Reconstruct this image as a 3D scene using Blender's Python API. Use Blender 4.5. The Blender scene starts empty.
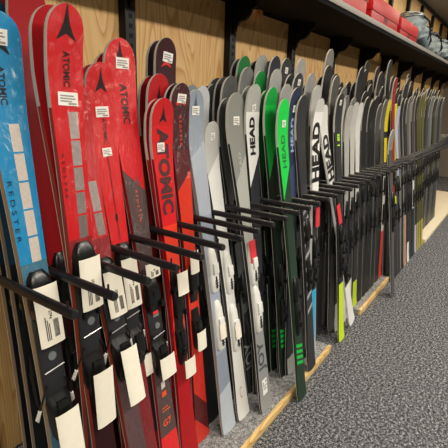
import bpy, bmesh, math, random
from mathutils import Vector, Matrix
random.seed(7)
scene = bpy.context.scene
COL = scene.collection

# ------------------------------------------------------------------ camera
F_PX = 428.0
PITCH, HEAD, ROLL = math.radians(16.25), math.radians(34.25), math.radians(1.75)
CAM = Vector((0, -1.6, 1.5))
FW = Vector((math.cos(HEAD)*math.cos(PITCH), math.sin(HEAD)*math.cos(PITCH), -math.sin(PITCH)))
RT0 = Vector((math.sin(HEAD), -math.cos(HEAD), 0))
UP0 = RT0.cross(FW)
RT = RT0*math.cos(ROLL) + UP0*math.sin(ROLL)
UP = -RT0*math.sin(ROLL) + UP0*math.cos(ROLL)

def ray(x, y):
    return FW + RT*((x-224)/F_PX) - UP*((y-224)/F_PX)
def at(x, y, Y):                       # point seen at a pixel, on the plane at distance Y from the wall
    d = ray(x, y); t = (Y-CAM.y)/d.y
    return CAM + d*t
def proj(P):
    v = Vector(P)-CAM; z = v.dot(FW)
    return 224+F_PX*v.dot(RT)/z, 224-F_PX*v.dot(UP)/z

cd = bpy.data.cameras.new('camera')
cd.sensor_width = 36; cd.lens = 36*F_PX/448; cd.clip_start = .02; cd.clip_end = 60
co = bpy.data.objects.new('camera', cd); COL.objects.link(co)
M = Matrix((RT, UP, -FW)).transposed().to_4x4(); M.translation = CAM
co.matrix_world = M
scene.camera = co

# ------------------------------------------------------------------ materials
def lin(c):
    return c/12.92 if c <= .04045 else ((c+.055)/1.055)**2.4
def rgb(h):
    h = h.lstrip('#')
    return tuple(lin(int(h[i:i+2], 16)/255) for i in (0, 2, 4)) + (1,)

class NT:
    def __init__(s, name):
        s.m = bpy.data.materials.new(name); s.m.use_nodes = True
        s.t = s.m.node_tree; s.b = s.t.nodes['Principled BSDF']
    def n(s, typ, **kw):
        nd = s.t.nodes.new(typ)
        for k, v in kw.items(): setattr(nd, k, v)
        return nd
    def link(s, a, b): s.t.links.new(a, b)
    def math(s, op, a, b=None):
        nd = s.n('ShaderNodeMath', operation=op)
        for i, v in enumerate((a, b)):
            if v is None: continue
            if isinstance(v, (int, float)): nd.inputs[i].default_value = v
            else: s.link(v, nd.inputs[i])
        return nd.outputs[0]
    def mix(s, fac, a, b, blend='MIX'):
        nd = s.n('ShaderNodeMix', data_type='RGBA', blend_type=blend)
        for sock, v in ((nd.inputs[0], fac), (nd.inputs[6], a), (nd.inputs[7], b)):
            if isinstance(v, (int, float, tuple)): sock.default_value = v
            else: s.link(v, sock)
        return nd.outputs[2]
    def ramp(s, fac, stops):
        nd = s.n('ShaderNodeValToRGB')
        el = nd.color_ramp.elements
        while len(el) < len(stops): el.new(.5)
        for e, (p, c) in zip(el, stops): e.position = p; e.color = c
        s.link(fac, nd.inputs[0]); return nd.outputs[0]

_mc = {}
def plain(name, col, rough=.5, metal=0, coat=0, noise=0, spec=.5):
    key = (name,)
    if key in _mc: return _mc[key]
    q = NT(name); q.b.inputs['Roughness'].default_value = rough; q.b.inputs['Metallic'].default_value = metal
    q.b.inputs['Coat Weight'].default_value = coat; q.b.inputs['Coat Roughness'].default_value = .08
    q.b.inputs['Specular IOR Level'].default_value = spec
    tc = q.n('ShaderNodeTexCoord'); nz = q.n('ShaderNodeTexNoise'); nz.inputs['Scale'].default_value = 35
    q.link(tc.outputs['Object'], nz.inputs['Vector'])
    c = rgb(col); k = noise or .06
    lo = tuple(v*(1-k) for v in c[:3])+(1,); hi = tuple(min(1, v*(1+k)) for v in c[:3])+(1,)
    q.link(q.mix(nz.outputs['Fac'], lo, hi), q.b.inputs['Base Color'])
    _mc[key] = q.m
    return q.m

def wood(name, c1, c2, c3, rough=.55, axis='x'):
    q = NT(name)
    tc = q.n('ShaderNodeTexCoord'); mp = q.n('ShaderNodeMapping')
    mp.inputs['Scale'].default_value = (1.3, 1, .12) if axis == 'z' else (.22, 1, 1)
    q.link(tc.outputs['Object'], mp.inputs['Vector'])
    n1 = q.n('ShaderNodeTexNoise'); n1.inputs['Scale'].default_value = 2.6; n1.inputs['Detail'].default_value = 2.0
    n1.inputs['Distortion'].default_value = .6
    q.link(mp.outputs[0], n1.inputs['Vector'])
    rings = q.math('FRACT', q.math('MULTIPLY', n1.outputs['Fac'], 30.0))
    n2 = q.n('ShaderNodeTexNoise'); n2.inputs['Scale'].default_value = 55; n2.inputs['Detail'].default_value = 4
    mp2 = q.n('ShaderNodeMapping'); mp2.inputs['Scale'].default_value = (1, 1, .05) if axis == 'z' else (.05, 1, 1)
    q.link(tc.outputs['Object'], mp2.inputs['Vector']); q.link(mp2.outputs[0], n2.inputs['Vector'])
    col = q.ramp(rings, [(0, rgb(c1)), (.55, rgb(c2)), (.88, rgb(c3)), (1, rgb(c1))])
    col = q.mix(q.math('MULTIPLY', n2.outputs['Fac'], .22), col, rgb(c3), 'MULTIPLY')
    q.link(col, q.b.inputs['Base Color'])
    q.b.inputs['Roughness'].default_value = rough
    return q.m

def carpet(name, stops, scale=230):
    q = NT(name); tc = q.n('ShaderNodeTexCoord')
    a = q.n('ShaderNodeTexNoise'); a.inputs['Scale'].default_value = scale; a.inputs['Detail'].default_value = 3
    b = q.n('ShaderNodeTexNoise'); b.inputs['Scale'].default_value = scale*.28; b.inputs['Detail'].default_value = 2
    for n in (a, b): q.link(tc.outputs['Object'], n.inputs['Vector'])
    f = q.math('ADD', q.math('MULTIPLY', a.outputs['Fac'], .65), q.math('MULTIPLY', b.outputs['Fac'], .35))
    q.link(q.ramp(f, stops), q.b.inputs['Base Color'])
    bp = q.n('ShaderNodeBump'); bp.inputs['Strength'].default_value = .7; bp.inputs['Distance'].default_value = .004
    q.link(a.outputs['Fac'], bp.inputs['Height']); q.link(bp.outputs[0], q.b.inputs['Normal'])
    q.b.inputs['Roughness'].default_value = 1; q.b.inputs['Specular IOR Level'].default_value = .1
    return q.m

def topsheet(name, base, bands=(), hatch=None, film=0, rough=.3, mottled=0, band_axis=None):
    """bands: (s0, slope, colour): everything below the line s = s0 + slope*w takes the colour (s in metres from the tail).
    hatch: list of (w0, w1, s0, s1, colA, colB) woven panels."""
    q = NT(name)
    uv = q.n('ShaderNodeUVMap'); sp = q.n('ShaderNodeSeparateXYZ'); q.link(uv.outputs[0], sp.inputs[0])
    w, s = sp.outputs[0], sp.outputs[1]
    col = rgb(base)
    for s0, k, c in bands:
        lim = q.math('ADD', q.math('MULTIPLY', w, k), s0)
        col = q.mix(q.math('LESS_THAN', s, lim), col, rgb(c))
    for (w0, w1, s0, s1, ca, cb) in (hatch or ()):
        inside = q.math('MULTIPLY', q.math('MULTIPLY', q.math('GREATER_THAN', w, w0), q.math('LESS_THAN', w, w1)),
                        q.math('MULTIPLY', q.math('GREATER_THAN', s, s0), q.math('LESS_THAN', s, s1)))
        t = q.math('MULTIPLY', q.math('SINE', q.math('MULTIPLY', q.math('ADD', w, s), 1100.0)),
                   q.math('SINE', q.math('MULTIPLY', q.math('SUBTRACT', w, s), 1100.0)))
        pc = q.mix(q.math('GREATER_THAN', t, 0.12), rgb(ca), rgb(cb))
        col = q.mix(inside, col, pc)
    tc = q.n('ShaderNodeTexCoord')
    if mottled:
        nz = q.n('ShaderNodeTexNoise'); nz.inputs['Scale'].default_value = 26; nz.inputs['Detail'].default_value = 5
        q.link(tc.outputs['Object'], nz.inputs['Vector'])
        f = q.math('MULTIPLY', nz.outputs['Fac'], mottled)
        col = q.mix(f, col, rgb('#303030'), 'MULTIPLY')
    if isinstance(col, tuple): q.b.inputs['Base Color'].default_value = col
    else: q.link(col, q.b.inputs['Base Color'])
    q.b.inputs['Roughness'].default_value = rough+.08; q.b.inputs['Specular IOR Level'].default_value = .3
    if film:
        q.b.inputs['Coat Weight'].default_value = .9; q.b.inputs['Coat Roughness'].default_value = .14
        mp = q.n('ShaderNodeMapping'); mp.inputs['Scale'].default_value = (1, 1, .45)
        q.link(tc.outputs['Object'], mp.inputs['Vector'])
        nz = q.n('ShaderNodeTexNoise'); nz.inputs['Scale'].default_value = 42; nz.inputs['Detail'].default_value = 6
        nz.inputs['Distortion'].default_value = 1.2; q.link(mp.outputs[0], nz.inputs['Vector'])
        bp = q.n('ShaderNodeBump'); bp.inputs['Strength'].default_value = min(1, film*1.8); bp.inputs['Distance'].default_value = .03
        q.link(nz.outputs['Fac'], bp.inputs['Height']); q.link(bp.outputs[0], q.b.inputs['Coat Normal'])
    return q.m

BLACK = plain('black_powder_coat', '#0b0b0c', .5, spec=.3)
BLACKG = plain('black_gloss_plastic', '#0f1011', .28)
DKPL = plain('charcoal_plastic', '#232427', .4)
GREYPL = plain('grey_plastic', '#6b6f72', .4)
WHPL = plain('white_plastic', '#dcdcd6', .35)
SILVER = plain('silver_metal', '#b9b9b6', .3, .8)
PAPER = plain('cream_paper', '#e9e3d2', .7)
STICK = plain('white_sticker', '#e6e4dd', .5)
PRINT = plain('grey_print', '#8f8c86', .7)
BARC = plain('dark_print', '#3a3733', .7)
REDL = plain('red_label', '#d2333a', .5)
RIM = plain('pale_tip_edge', '#b9b5ac', .35)

# ------------------------------------------------------------------ mesh helpers
class MB:
    def __init__(s): s.v = []; s.f = []; s.mi = []; s.uv = {}
    def add(s, vs, fs, mi=0):
        o = len(s.v); s.v += [tuple(v) for v in vs]
        for f in fs: s.f.append(tuple(i+o for i in f)); s.mi.append(mi)
    def box(s, x0, x1, y0, y1, z0, z1, mi=0, bev=0):
        if bev <= 0:
            vs = [(x, y, z) for z in (z0, z1) for y in (y0, y1) for x in (x0, x1)]
            s.add(vs, [(0, 2, 3, 1), (4, 5, 7, 6), (0, 1, 5, 4), (2, 6, 7, 3), (0, 4, 6, 2), (1, 3, 7, 5)], mi); return
        bm = bmesh.new(); bmesh.ops.create_cube(bm, size=1)
        for v in bm.verts:
            v.co = Vector(((x0+x1)/2+v.co.x*(x1-x0), (y0+y1)/2+v.co.y*(y1-y0), (z0+z1)/2+v.co.z*(z1-z0)))
        bmesh.ops.bevel(bm, geom=list(bm.edges), offset=bev, segments=2, affect='EDGES', profile=.6)
        s.bm(bm, mi)
    def bm(s, bm, mi=0):
        bm.verts.index_update()
        s.add([v.co[:] for v in bm.verts], [[v.index for v in f.verts] for f in bm.faces], mi); bm.free()
    def tube(s, pts, r, n=8, mi=0, caps=True):
        pts = [Vector(p) for p in pts]; rs = r if isinstance(r, (list, tuple)) else [r]*len(pts)
        vs = []; up = Vector((0.13, .21, 1)).normalized()
        for i, p in enumerate(pts):
            d = (pts[min(i+1, len(pts)-1)]-pts[max(i-1, 0)]).normalized()
            a = d.cross(up)
            if a.length < 1e-3: a = d.cross(Vector((1, 0, 0)))
            a.normalize(); b = d.cross(a)
            vs += [p+(a*math.cos(2*math.pi*k/n)+b*math.sin(2*math.pi*k/n))*rs[i] for k in range(n)]
        fs = [(i*n+k, i*n+(k+1) % n, (i+1)*n+(k+1) % n, (i+1)*n+k) for i in range(len(pts)-1) for k in range(n)]
        if caps: fs += [tuple(range(n)), tuple(range((len(pts)-1)*n, len(pts)*n))]
        s.add(vs, fs, mi)
    def prism(s, poly, axis, a0, a1, mi=0):          # polygon extruded along an axis
        def put(p, a): return (a, p[0], p[1]) if axis == 'x' else ((p[0], a, p[1]) if axis == 'y' else (p[0], p[1], a))
        n = len(poly)
        vs = [put(p, a0) for p in poly]+[put(p, a1) for p in poly]
        s.add(vs, [tuple(range(n)), tuple(range(n, 2*n))]+[(i, (i+1) % n, n+(i+1) % n, n+i) for i in range(n)], mi)
    def build(s, name, mats, parent=None, smooth=True, angle=40):
        me = bpy.data.meshes.new(name); me.from_pydata(s.v, [], s.f)
        mats = mats if isinstance(mats, (list, tuple)) else [mats]
        for m in mats: me.materials.append(m)
        me.polygons.foreach_set('material_index', s.mi)
        if s.uv:
            ul = me.uv_layers.new(name='UVMap')
            for lp in me.loops: ul.data[lp.index].uv = s.uv.get(lp.vertex_index, (0, 0))
        b = bmesh.new(); b.from_mesh(me); bmesh.ops.recalc_face_normals(b, faces=b.faces); b.to_mesh(me); b.free()
        if smooth:
            me.polygons.foreach_set('use_smooth', [True]*len(me.polygons))
            me.set_sharp_from_angle(angle=math.radians(angle))
        o = bpy.data.objects.new(name, me); COL.objects.link(o)
        if parent: o.parent = parent
        return o

LABELS = {}
def tag(o, label, cat, group=None):
    assert label not in LABELS, label
    assert 4 <= len(label.split()) <= 16, label
    LABELS[label] = 1
    o['label'] = label; o['category'] = cat
    if group: o['group'] = group
    return o
def struct(o): o['kind'] = 'structure'; return o
def empty(name, loc=(0, 0, 0)):
    o = bpy.data.objects.new(name, None); COL.objects.link(o); o.location = loc; o.empty_display_size = .05
    return o

# ------------------------------------------------------------------ text as mesh
_tc = {}
def glyphs(txt, bold=.02, shear=0):
    key = (txt, bold, shear)
    if key in _tc: return _tc[key]
    cu = bpy.data.curves.new('lettering', 'FONT'); cu.body = txt; cu.offset = bold; cu.shear = shear
    cu.align_x = 'CENTER'; cu.align_y = 'CENTER'; cu.resolution_u = 3
    ob = bpy.data.objects.new('lettering', cu); COL.objects.link(ob)
    dg = bpy.context.evaluated_depsgraph_get(); me = bpy.data.meshes.new_from_object(ob.evaluated_get(dg))
    vs = [(v.co.x, v.co.y) for v in me.vertices]; fs = [tuple(p.vertices) for p in me.polygons]
    bpy.data.objects.remove(ob); bpy.data.meshes.remove(me); bpy.data.curves.remove(cu)
    xs = [v[0] for v in vs]; ys = [v[1] for v in vs]
    cx, cy = (min(xs)+max(xs))/2, (min(ys)+max(ys))/2
    vs = [(x-cx, y-cy) for x, y in vs]
    _tc[key] = (vs, fs, max(xs)-min(xs), max(ys)-min(ys))
    return _tc[key]

# ------------------------------------------------------------------ a ski
class Shape:
    """local frame: z runs from tail (0) to tip (L), x across, topsheet faces -y"""
    def __init__(s, L, wt=.102, ww=.070, wp=.118, curl=.035, tail_round=.14):
        s.L, s.wt, s.ww, s.wp, s.curl = L, wt/2, ww/2, wp/2, curl
        s.tipr = wp*.60/L; s.tr = wt*tail_round/L
    def hw(s, t):
        if t < .45: h = s.ww+(s.wt-s.ww)*((.45-t)/.42)**2 if t > .03 else s.wt
        else: h = s.ww+(s.wp-s.ww)*min(1, (t-.45)/.46)**2
        t0 = 1-s.tipr
        if t > t0: h *= max(0, 1-((t-t0)/s.tipr)**2.3)**.5
        if t < s.tr: h *= max(.0, 1-((s.tr-t)/s.tr)**3)**.4
        return h
    def y(s, t):
        y = 0
        if t > .85: y -= s.curl*((t-.85)/.15)**2
        if t < .06: y -= .006*((.06-t)/.06)**2
        return y
    def th(s, t): return .004+.012*math.sin(math.pi*min(1, max(0, .08+.84*t)))
    def P(s, w, sm, off=0):
        t = sm/s.L
        return (w, s.y(t)-s.th(t)-off, sm)

def ski_body(sh, mats, decals=(), fine=True):
    """mats: top, side, rim, base, + inks.  decals: (verts(w,s), faces, slot)"""
    mb = MB()
    ts = [0, .002, .006, .012, .02, .04, .08, .15, .25, .35, .45, .55, .65, .73, .79, .82]+([.84+.01*i for i in range(13)] if fine else [.85, .89, .93])
    t0 = 1-sh.tipr
    ts = [t for t in ts if t < t0-.004]+[t0+(1-t0)*k for k in (0, .25, .45, .6, .72, .82, .9, .95, .98, 1)]
    rows = []
    for t in ts:
        h = max(sh.hw(t), .0015); y = sh.y(t); th = sh.th(t); z = t*sh.L
        ins = min(.003, h*.3)
        row = [(-h, y, z), (-h, y-.003, z), (-h+ins, y-th, z), (0, y-th-.0006, z), (h-ins, y-th, z), (h, y-.003, z), (h, y, z)]
        o = len(mb.v); mb.v += row
        for i, (x, _, zz) in enumerate(row): mb.uv[o+i] = (x, zz)
        rows.append(o)
    for i in range(len(rows)-1):
        a, b = rows[i], rows[i+1]; tm = (ts[i]+ts[i+1])/2
        side = 2 if tm > .86 else 1
        for k, m in ((0, 2), (1, side), (2, 0), (3, 0), (4, side), (5, 2)):
            mb.f.append((a+k, a+k+1, b+k+1, b+k)); mb.mi.append(m)
        mb.f.append((a+6, a, b, b+6)); mb.mi.append(3)
    mb.f.append(tuple(rows[0]+k for k in range(7))); mb.mi.append(1)
    mb.f.append(tuple(rows[-1]+k for k in range(7))); mb.mi.append(2)
    for vs, fs, slot in decals:
        bm = bmesh.new(); bv = [bm.verts.new((w, 0, s)) for w, s in vs]
        for f in fs:
            try: bm.faces.new([bv[i] for i in f])
            except ValueError: pass
        s0, s1 = min(v[1] for v in vs), max(v[1] for v in vs)
        step = .018; q = s0+step
        while q < s1:
            g = list(bm.verts)+list(bm.edges)+list(bm.faces)
            bmesh.ops.bisect_plane(bm, geom=g, plane_co=(0, 0, q), plane_no=(0, 0, 1)); q += step
        for v in bm.verts: v.co = Vector(sh.P(v.co.x, v.co.z, .0014))
        mb.bm(bm, slot)
    return mb

def rect(w0, w1, s0, s1, slot, k=0):
    return ([(w0, s0+k*w0), (w1, s0+k*w1), (w1, s1+k*w1), (w0, s1+k*w0)], [(0, 1, 2, 3)], slot)
def poly(pts, slot):
    return (pts, [tuple(range(len(pts)))], slot)
def text_decal(txt, sc, length, wc, slot, down=True, upright=False, bold=.02, shear=0, squash=1.0):
    """runs along the ski; down: reads from the tip towards the tail"""
    vs, fs, tw, thh = glyphs(txt, bold, shear)
    k = length/tw
    out = []
    for x, y in vs:
        if upright: out.append((wc+x*k, sc+y*k*squash))
        elif down: out.append((wc+y*k*squash, sc-x*k))
        else: out.append((wc-y*k*squash, sc+x*k))
    return (out, fs, slot)
def star_logo(sc, h, wc, slot):
    """tall dark arrowhead with two flared feet"""
    p = [(0, .55), (.06, .25), (.13, 0), (.24, -.22), (.40, -.45), (.30, -.42), (.16, -.31), (0, -.27)]
    p = p+[(-x, y) for x, y in reversed(p[1:-1])]
    h *= .72
    pts = [(wc+x*h*.85, sc+y*h) for x, y in p]
    n = len(p); c = len(p)//2                       # fan from the notch keeps it clean
    fs = [(7, i, i+1) for i in range(0, 6)]+[(7, 13-i, (14-i) % 14) for i in range(0, 6)]
    return (pts, fs, slot)

def loft_part(sh, stations, mats, name, parent, mi=0, yoff=0):
    """stations: (s, halfwidth, height) rounded block sitting on the topsheet"""
    mb = MB(); n = 8
    for s, h, hh in stations:
        y0 = sh.y(s/sh.L)-sh.th(s/sh.L)-yoff
        for x, yy in ((-1, 0), (-1, .55), (-.82, .88), (-.4, 1), (.4, 1), (.82, .88), (1, .55), (1, 0)):
            mb.v.append((x*h, y0-yy*hh+.001, s))
    for i in range(len(stations)-1):
        for k in range(n):
            mb.f.append((i*n+k, i*n+(k+1) % n, (i+1)*n+(k+1) % n, (i+1)*n+k)); mb.mi.append(mi)
    mb.f.append(tuple(range(n))); mb.mi.append(mi)
    mb.f.append(tuple((len(stations)-1)*n+k for k in range(n))); mb.mi.append(mi)
    return mb

def toe_piece(sh, s, col, kind, parent):
    """s: centre of the toe piece"""
    if kind == 'race':
        mb = loft_part(sh, [(s-.10, .031, .010), (s-.06, .032, .013), (s-.045, .035, .022), (s-.02, .036, .027), (s+.02, .033, .027), (s+.045, .027, .022), (s+.06, .017, .012)], [col], '', parent)
        mb.tube([(0, sh.P(0, s+.0, 0)[1]-.024, s), (0, sh.P(0, s, 0)[1]-.03, s)], .013, 14)
        mb.box(-.036, -.02, sh.P(0, s)[1]-.03, sh.P(0, s)[1]-.008, s-.06, s-.035, 0, .004)
        mb.box(.02, .036, sh.P(0, s)[1]-.03, sh.P(0, s)[1]-.008, s-.06, s-.035, 0, .004)
    else:
        mb = loft_part(sh, [(s-.09, .022, .008), (s-.05, .024, .012), (s-.04, .026, .020), (s+.0, .026, .022), (s+.045, .022, .018), (s+.065, .011, .009)], [col], '', parent)
        mb.box(-.03, -.018, sh.P(0, s)[1]-.025, sh.P(0, s)[1]-.006, s-.05, s-.03, 0, .004)
        mb.box(.018, .03, sh.P(0, s)[1]-.025, sh.P(0, s)[1]-.006, s-.05, s-.03, 0, .004)
    return mb.build('toe_binding', [col], parent)
def heel_piece(sh, s, col, kind, parent):
    w = .034 if kind == 'race' else .026
    e = 1 if kind == 'race' else .72
    mb = loft_part(sh, [(s+.10, w*.8, .009), (s+.06, w*.9, .012), (s+.045, w, .026*e), (s+.02, w, .03*e), (s-.02, w*.95, .028*e), (s-.06, w*.8, .02*e), (s-.08, w*.5, .009)], [col], '', parent)
    y = sh.P(0, s)[1]
    mb.box(-w*.5, w*.5, y-.034*e, y-.02*e, s+.01, s+.05, 0, .004)
    mb.tube([(0, y-.018, s-.02), (0, y-.028*e-.002, s-.03)], .012, 12)
    return mb.build('heel_binding', [col], parent)
def rail_piece(sh, s0, s1, name, col, parent):
    """long flat rental binding half with a sliding track, lever and screws"""
    w = .028; L = s1-s0
    mb = loft_part(sh, [(s0, w*.55, .008), (s0+.014, w*.92, .014), (s0+L*.3, w, .018), (s0+L*.62, w, .019), (s0+L*.85, w*.86, .017), (s1-.008, w*.6, .011), (s1, w*.3, .006)], [col], '', parent)
    y = sh.P(0, s0+L*.4)[1]
    mb.box(-w*.62, w*.62, y-.026, y-.016, s0+L*.42, s0+L*.66, 0, .004)
    o = mb.build(name, [col], parent)
    mb = MB()
    mb.box(-.004, .004, y-.0195, y-.017, s0+L*.10, s0+L*.36, 0)
    for k in range(3): mb.box(-w*.3, w*.3, y-.0195, y-.017, s0+L*(.14+.06*k), s0+L*(.16+.06*k), 0)
    mb.build('track_slots', DKPL, o)
    return o
def track_plate(sh, s0, s1, col, kind, parent, mark=None):
    w = .034 if kind == 'race' else .026
    mb = loft_part(sh, [(s0, w*.8, .005), (s0+.012, w, .011), ((s0+s1)/2, w, .012), (s1-.012, w, .011), (s1, w*.8, .005)], [col], '', parent)
    mats = [col]
    if mark:                                          # small round badge, lettered strip, wire bail
        y = sh.P(0, (s0+s1)/2)[1]-.0115; sm = (s0+s1)/2
        mb.tube([(0, y, sm), (0, y-.003, sm)], .012, 14, 1)
        mb.box(-.013, .013, y-.002, y+.001, sm+.035, sm+.043, 2)
        mb.box(-.013, .013, y-.002, y+.001, sm+.045, sm+.056, 3)
        mb.tube([(-.03, y-.004, sm-.04), (.03, y-.004, sm-.034)], .002, 6, 2)
        mats = [col, GREYPL, SILVER, REDL]
    return mb.build('binding_plate', mats, parent)
def brake(sh, s, parent, tipcol):
    y = sh.P(0, s)[1]
    for sx in (-1, 1):
        mb = MB()
        mb.tube([(sx*.028, y-.012, s+.03), (sx*.042, y-.008, s), (sx*.05, y+.006, s-.04)], .0024, 6, 0)
        mb.tube([(sx*.05, y+.004, s-.036), (sx*.056, y+.012, s-.062), (sx*.05, y+.02, s-.075)], [.005, .006, .003], 6, 1)
        mb.build('brake_arm', [BLACKG, tipcol], parent)
def paper_tag(sh, s0, s1, hw, off, parent, printed=False, mat=None, name='paper_tag'):
    """sheet of card wrapped over the binding"""
    mb = MB(); n = 9; y0 = sh.P(0, (s0+s1)/2)[1]
    for si, s in enumerate((s0, (s0+s1)/2, s1)):
        for i in range(n):
            u = -1+2*i/(n-1)
            mb.v.append((u*hw, y0-off+(.005*abs(u)**4), s))
    for si in range(2):
        for i in range(n-1):
            mb.f.append((si*n+i, si*n+i+1, (si+1)*n+i+1, (si+1)*n+i)); mb.mi.append(0)
    m = len(mb.v); mb.v += [(x, y+.0012, z) for x, y, z in mb.v[:m]]
    for f in list(mb.f): mb.f.append(tuple(i+m for i in reversed(f))); mb.mi.append(0)
    for i in range(n-1):
        for a in (0, 2*n): mb.f.append((a+i, a+i+1, a+i+1+m, a+i+m)); mb.mi.append(0)
    for si in range(2):
        for e in (0, n-1): mb.f.append((si*n+e, (si+1)*n+e, (si+1)*n+e+m, si*n+e+m)); mb.mi.append(0)
    if printed:
        y = y0-off-.0006; h = s1-s0
        for k in range(9): mb.box(hw*(.15+.05*k), hw*(.15+.05*k+.022), y, y+.0004, s0+h*.12, s0+h*.42, 1)
        for k in range(3): mb.box(-hw*.5+hw*.14*k, -hw*.5+hw*.14*k+hw*.07, y, y+.0004, s0+h*.10, s0+h*(.5-.06*k), 1)
        for a in range(4):
            for b in range(4):
                if (a*3+b*5) % 4 != 1: mb.box(-hw*.1+a*hw*.06, -hw*.1+a*hw*.06+hw*.05, y, y+.0004, s0+h*(.45+.035*b), s0+h*(.475+.035*b), 1)
    o = mb.build(name, [mat or PAPER, BARC], parent)
    return o
def price_sticker(sh, s, wc, parent, w=.05, h=.03, tilt=0):
    mb = MB()
    def q(u, v): return (wc+u*math.cos(tilt)-v*math.sin(tilt), s+u*math.sin(tilt)+v*math.cos(tilt))
    def patch(u0, u1, v0, v1, off, mi):
        c = [q(u0, v0), q(u1, v0), q(u1, v1), q(u0, v1)]
        vs = [sh.P(a, b, off) for a, b in c]+[sh.P(a, b, off-.0009) for a, b in c]
        mb.add(vs, [(0, 1, 2, 3), (4, 5, 6, 7), (0, 1, 5, 4), (1, 2, 6, 5), (2, 3, 7, 6), (3, 0, 4, 7)], mi)
    patch(-w/2, w/2, -h/2, h/2, .0026, 0)
    for v0, u1 in ((.22, .3), (.02, .38), (-.18, .2)):
        patch(-w*.4, w*u1, h*(v0-.05), h*(v0+.06), .0032, 1)
    patch(w*.0, w*.42, h*-.42, h*-.28, .0032, 1)
    return mb.build('price_sticker', [STICK, PRINT], parent)

PLAT_Z = .04
def seat(A, B, L=None, curl=.035, zf=PLAT_Z):
    """root matrix for a ski whose tip is at A and whose line passes B, standing at height zf"""
    A = A+Vector((0, curl*.95, 0))
    d = (A-B).normalized()
    t = (zf-A.z)/d.z
    base = A+d*t
    L = (A-base).length
    xa = (Vector((1, 0, 0))-d*d.x).normalized()
    ya = d.cross(xa)
    Mx = Matrix((xa, ya, d)).transposed().to_4x4(); Mx.translation = base
    return Mx, L

GROUP = 'skis standing in the wall rack'
def s_of(Mx, L, ypx):                    # distance along the ski seen at image row ypx
    lo, hi = -.2*L, 1.05*L
    for _ in range(40):
        m = (lo+hi)/2
        if proj(Mx @ Vector((0, -.012, m)))[1] > ypx: lo = m
        else: hi = m
    return (lo+hi)/2

PEG0, PITCHX = .514, .1142
def slot_x(k): return PEG0+PITCHX*(k+.5)

def on_x(x, y, X):
    d = ray(x, y); return CAM + d*(X/d.x)
def make_ski(label, top, Yt, k=None, low=None, Yl=None, base=None, zf=PLAT_Z, w=(.102, .070, .118), curl=.035,
             side='#2a2a2c', rim=None, top_col='#888888', bands=(), hatch=(), film=0, rough=.3, mottled=0,
             decal=None, inks=(), stickers=(), binding=None, tags=(), red_tag=None, tail_round=.14, group=GROUP):
    if k is not None:                     # standing straight in the slot between pegs k and k+1
        A = on_x(top[0], top[1], slot_x(k)); B = on_x(low[0], low[1], slot_x(k)) if low else Vector((slot_x(k), base, zf))
    else:
        A = at(top[0], top[1], Yt)
        B = at(low[0], low[1], Yl) if low else Vector(base)
    Mx, L = seat(A, B, curl=curl, zf=zf)
    sh = Shape(L, *w, curl=curl, tail_round=tail_round)
    S = lambda y: s_of(Mx, L, y)
    root = empty('ski'); root.matrix_world = Mx
    tag(root, label, 'ski', group)
    nm = 'topsheet'
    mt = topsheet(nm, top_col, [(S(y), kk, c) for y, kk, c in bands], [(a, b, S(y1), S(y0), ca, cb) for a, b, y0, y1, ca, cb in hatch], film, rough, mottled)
    mats = [mt, plain('sidewall_'+side, side, .45), plain('rim_'+rim, rim, .35) if rim else RIM, plain('base_black', '#17181a', .3)]
    mats += [plain('ink_'+c, c, .4) for c in inks]
    ds = decal(S, sh) if decal else ()
    ski_body(sh, mats, ds).build('ski_body', mats, root)
    for st in stickers:
        price_sticker(sh, S(st[0]), st[1], root, *st[2:])
    if binding:
        kind, ytoe, yheel, cname = binding
        c = {'black': BLACKG, 'white': WHPL, 'grey': DKPL}[cname]
        st_, sh_ = S(ytoe), S(yheel)
        if kind == 'race':
            track_plate(sh, sh_+.06, st_-.06, DKPL, kind, root, mark=True)
            brake(sh, sh_+.07, root, WHPL)
        if cname == 'white':
            rail_piece(sh, st_-.09, st_+.11, 'toe_binding', c, root); rail_piece(sh, sh_-.11, sh_+.12, 'heel_binding', c, root)
        else:
            toe_piece(sh, st_, c, kind, root); heel_piece(sh, sh_, c, kind, root)
    for y0, y1, hw, off, pr in tags:
        paper_tag(sh, S(y1), S(y0), hw, off, root, pr)
    if red_tag:
        y0, y1, hw, off = red_tag
        paper_tag(sh, S(y1), S(y0), hw, off, root, False, REDL, 'red_tag')
    return root, sh

# ---- shared copies for the skis deeper in each stack
_proto = {}
def proto(col, side, L, kind, mottled=0, bands=(), rim=None, w=(.100, .070, .114), ink=None):
    key = (col, side, L, kind, mottled, bands, rim, w, ink)
    if key in _proto: return _proto[key]
    sh = Shape(L, *w)
    mt = topsheet('topsheet', col, bands, None, 0, .32, mottled)
    mats = [mt, plain('sidewall_'+side, side, .45), plain('rim_grey', '#9d9a92', .35), plain('base_black', '#17181a', .3)]
    ds = []
    if ink:
        mats.append(plain('ink_'+ink, ink, .4))
        ds = [rect(-.012, .012, L*.70, L*.82, 4), rect(-.02, .02, L*.11, L*.15, 4, .4)]
    body = ski_body(sh, mats, ds, False).build('ski_body', mats)
    c = BLACKG if kind == 'black' else (WHPL if kind == 'white' else DKPL)
    parts = [body, toe_piece(sh, L*.545, c, 'slim', None), heel_piece(sh, L*.37, c, 'slim', None)]
    for p in parts[1:]:                       # low-slung bindings
        for v in p.data.vertices: v.co.y = v.co.y*.72-.004; v.co.x *= .85
    for p in parts: COL.objects.unlink(p)
    _proto[key] = (parts, sh)
    return _proto[key]

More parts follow.
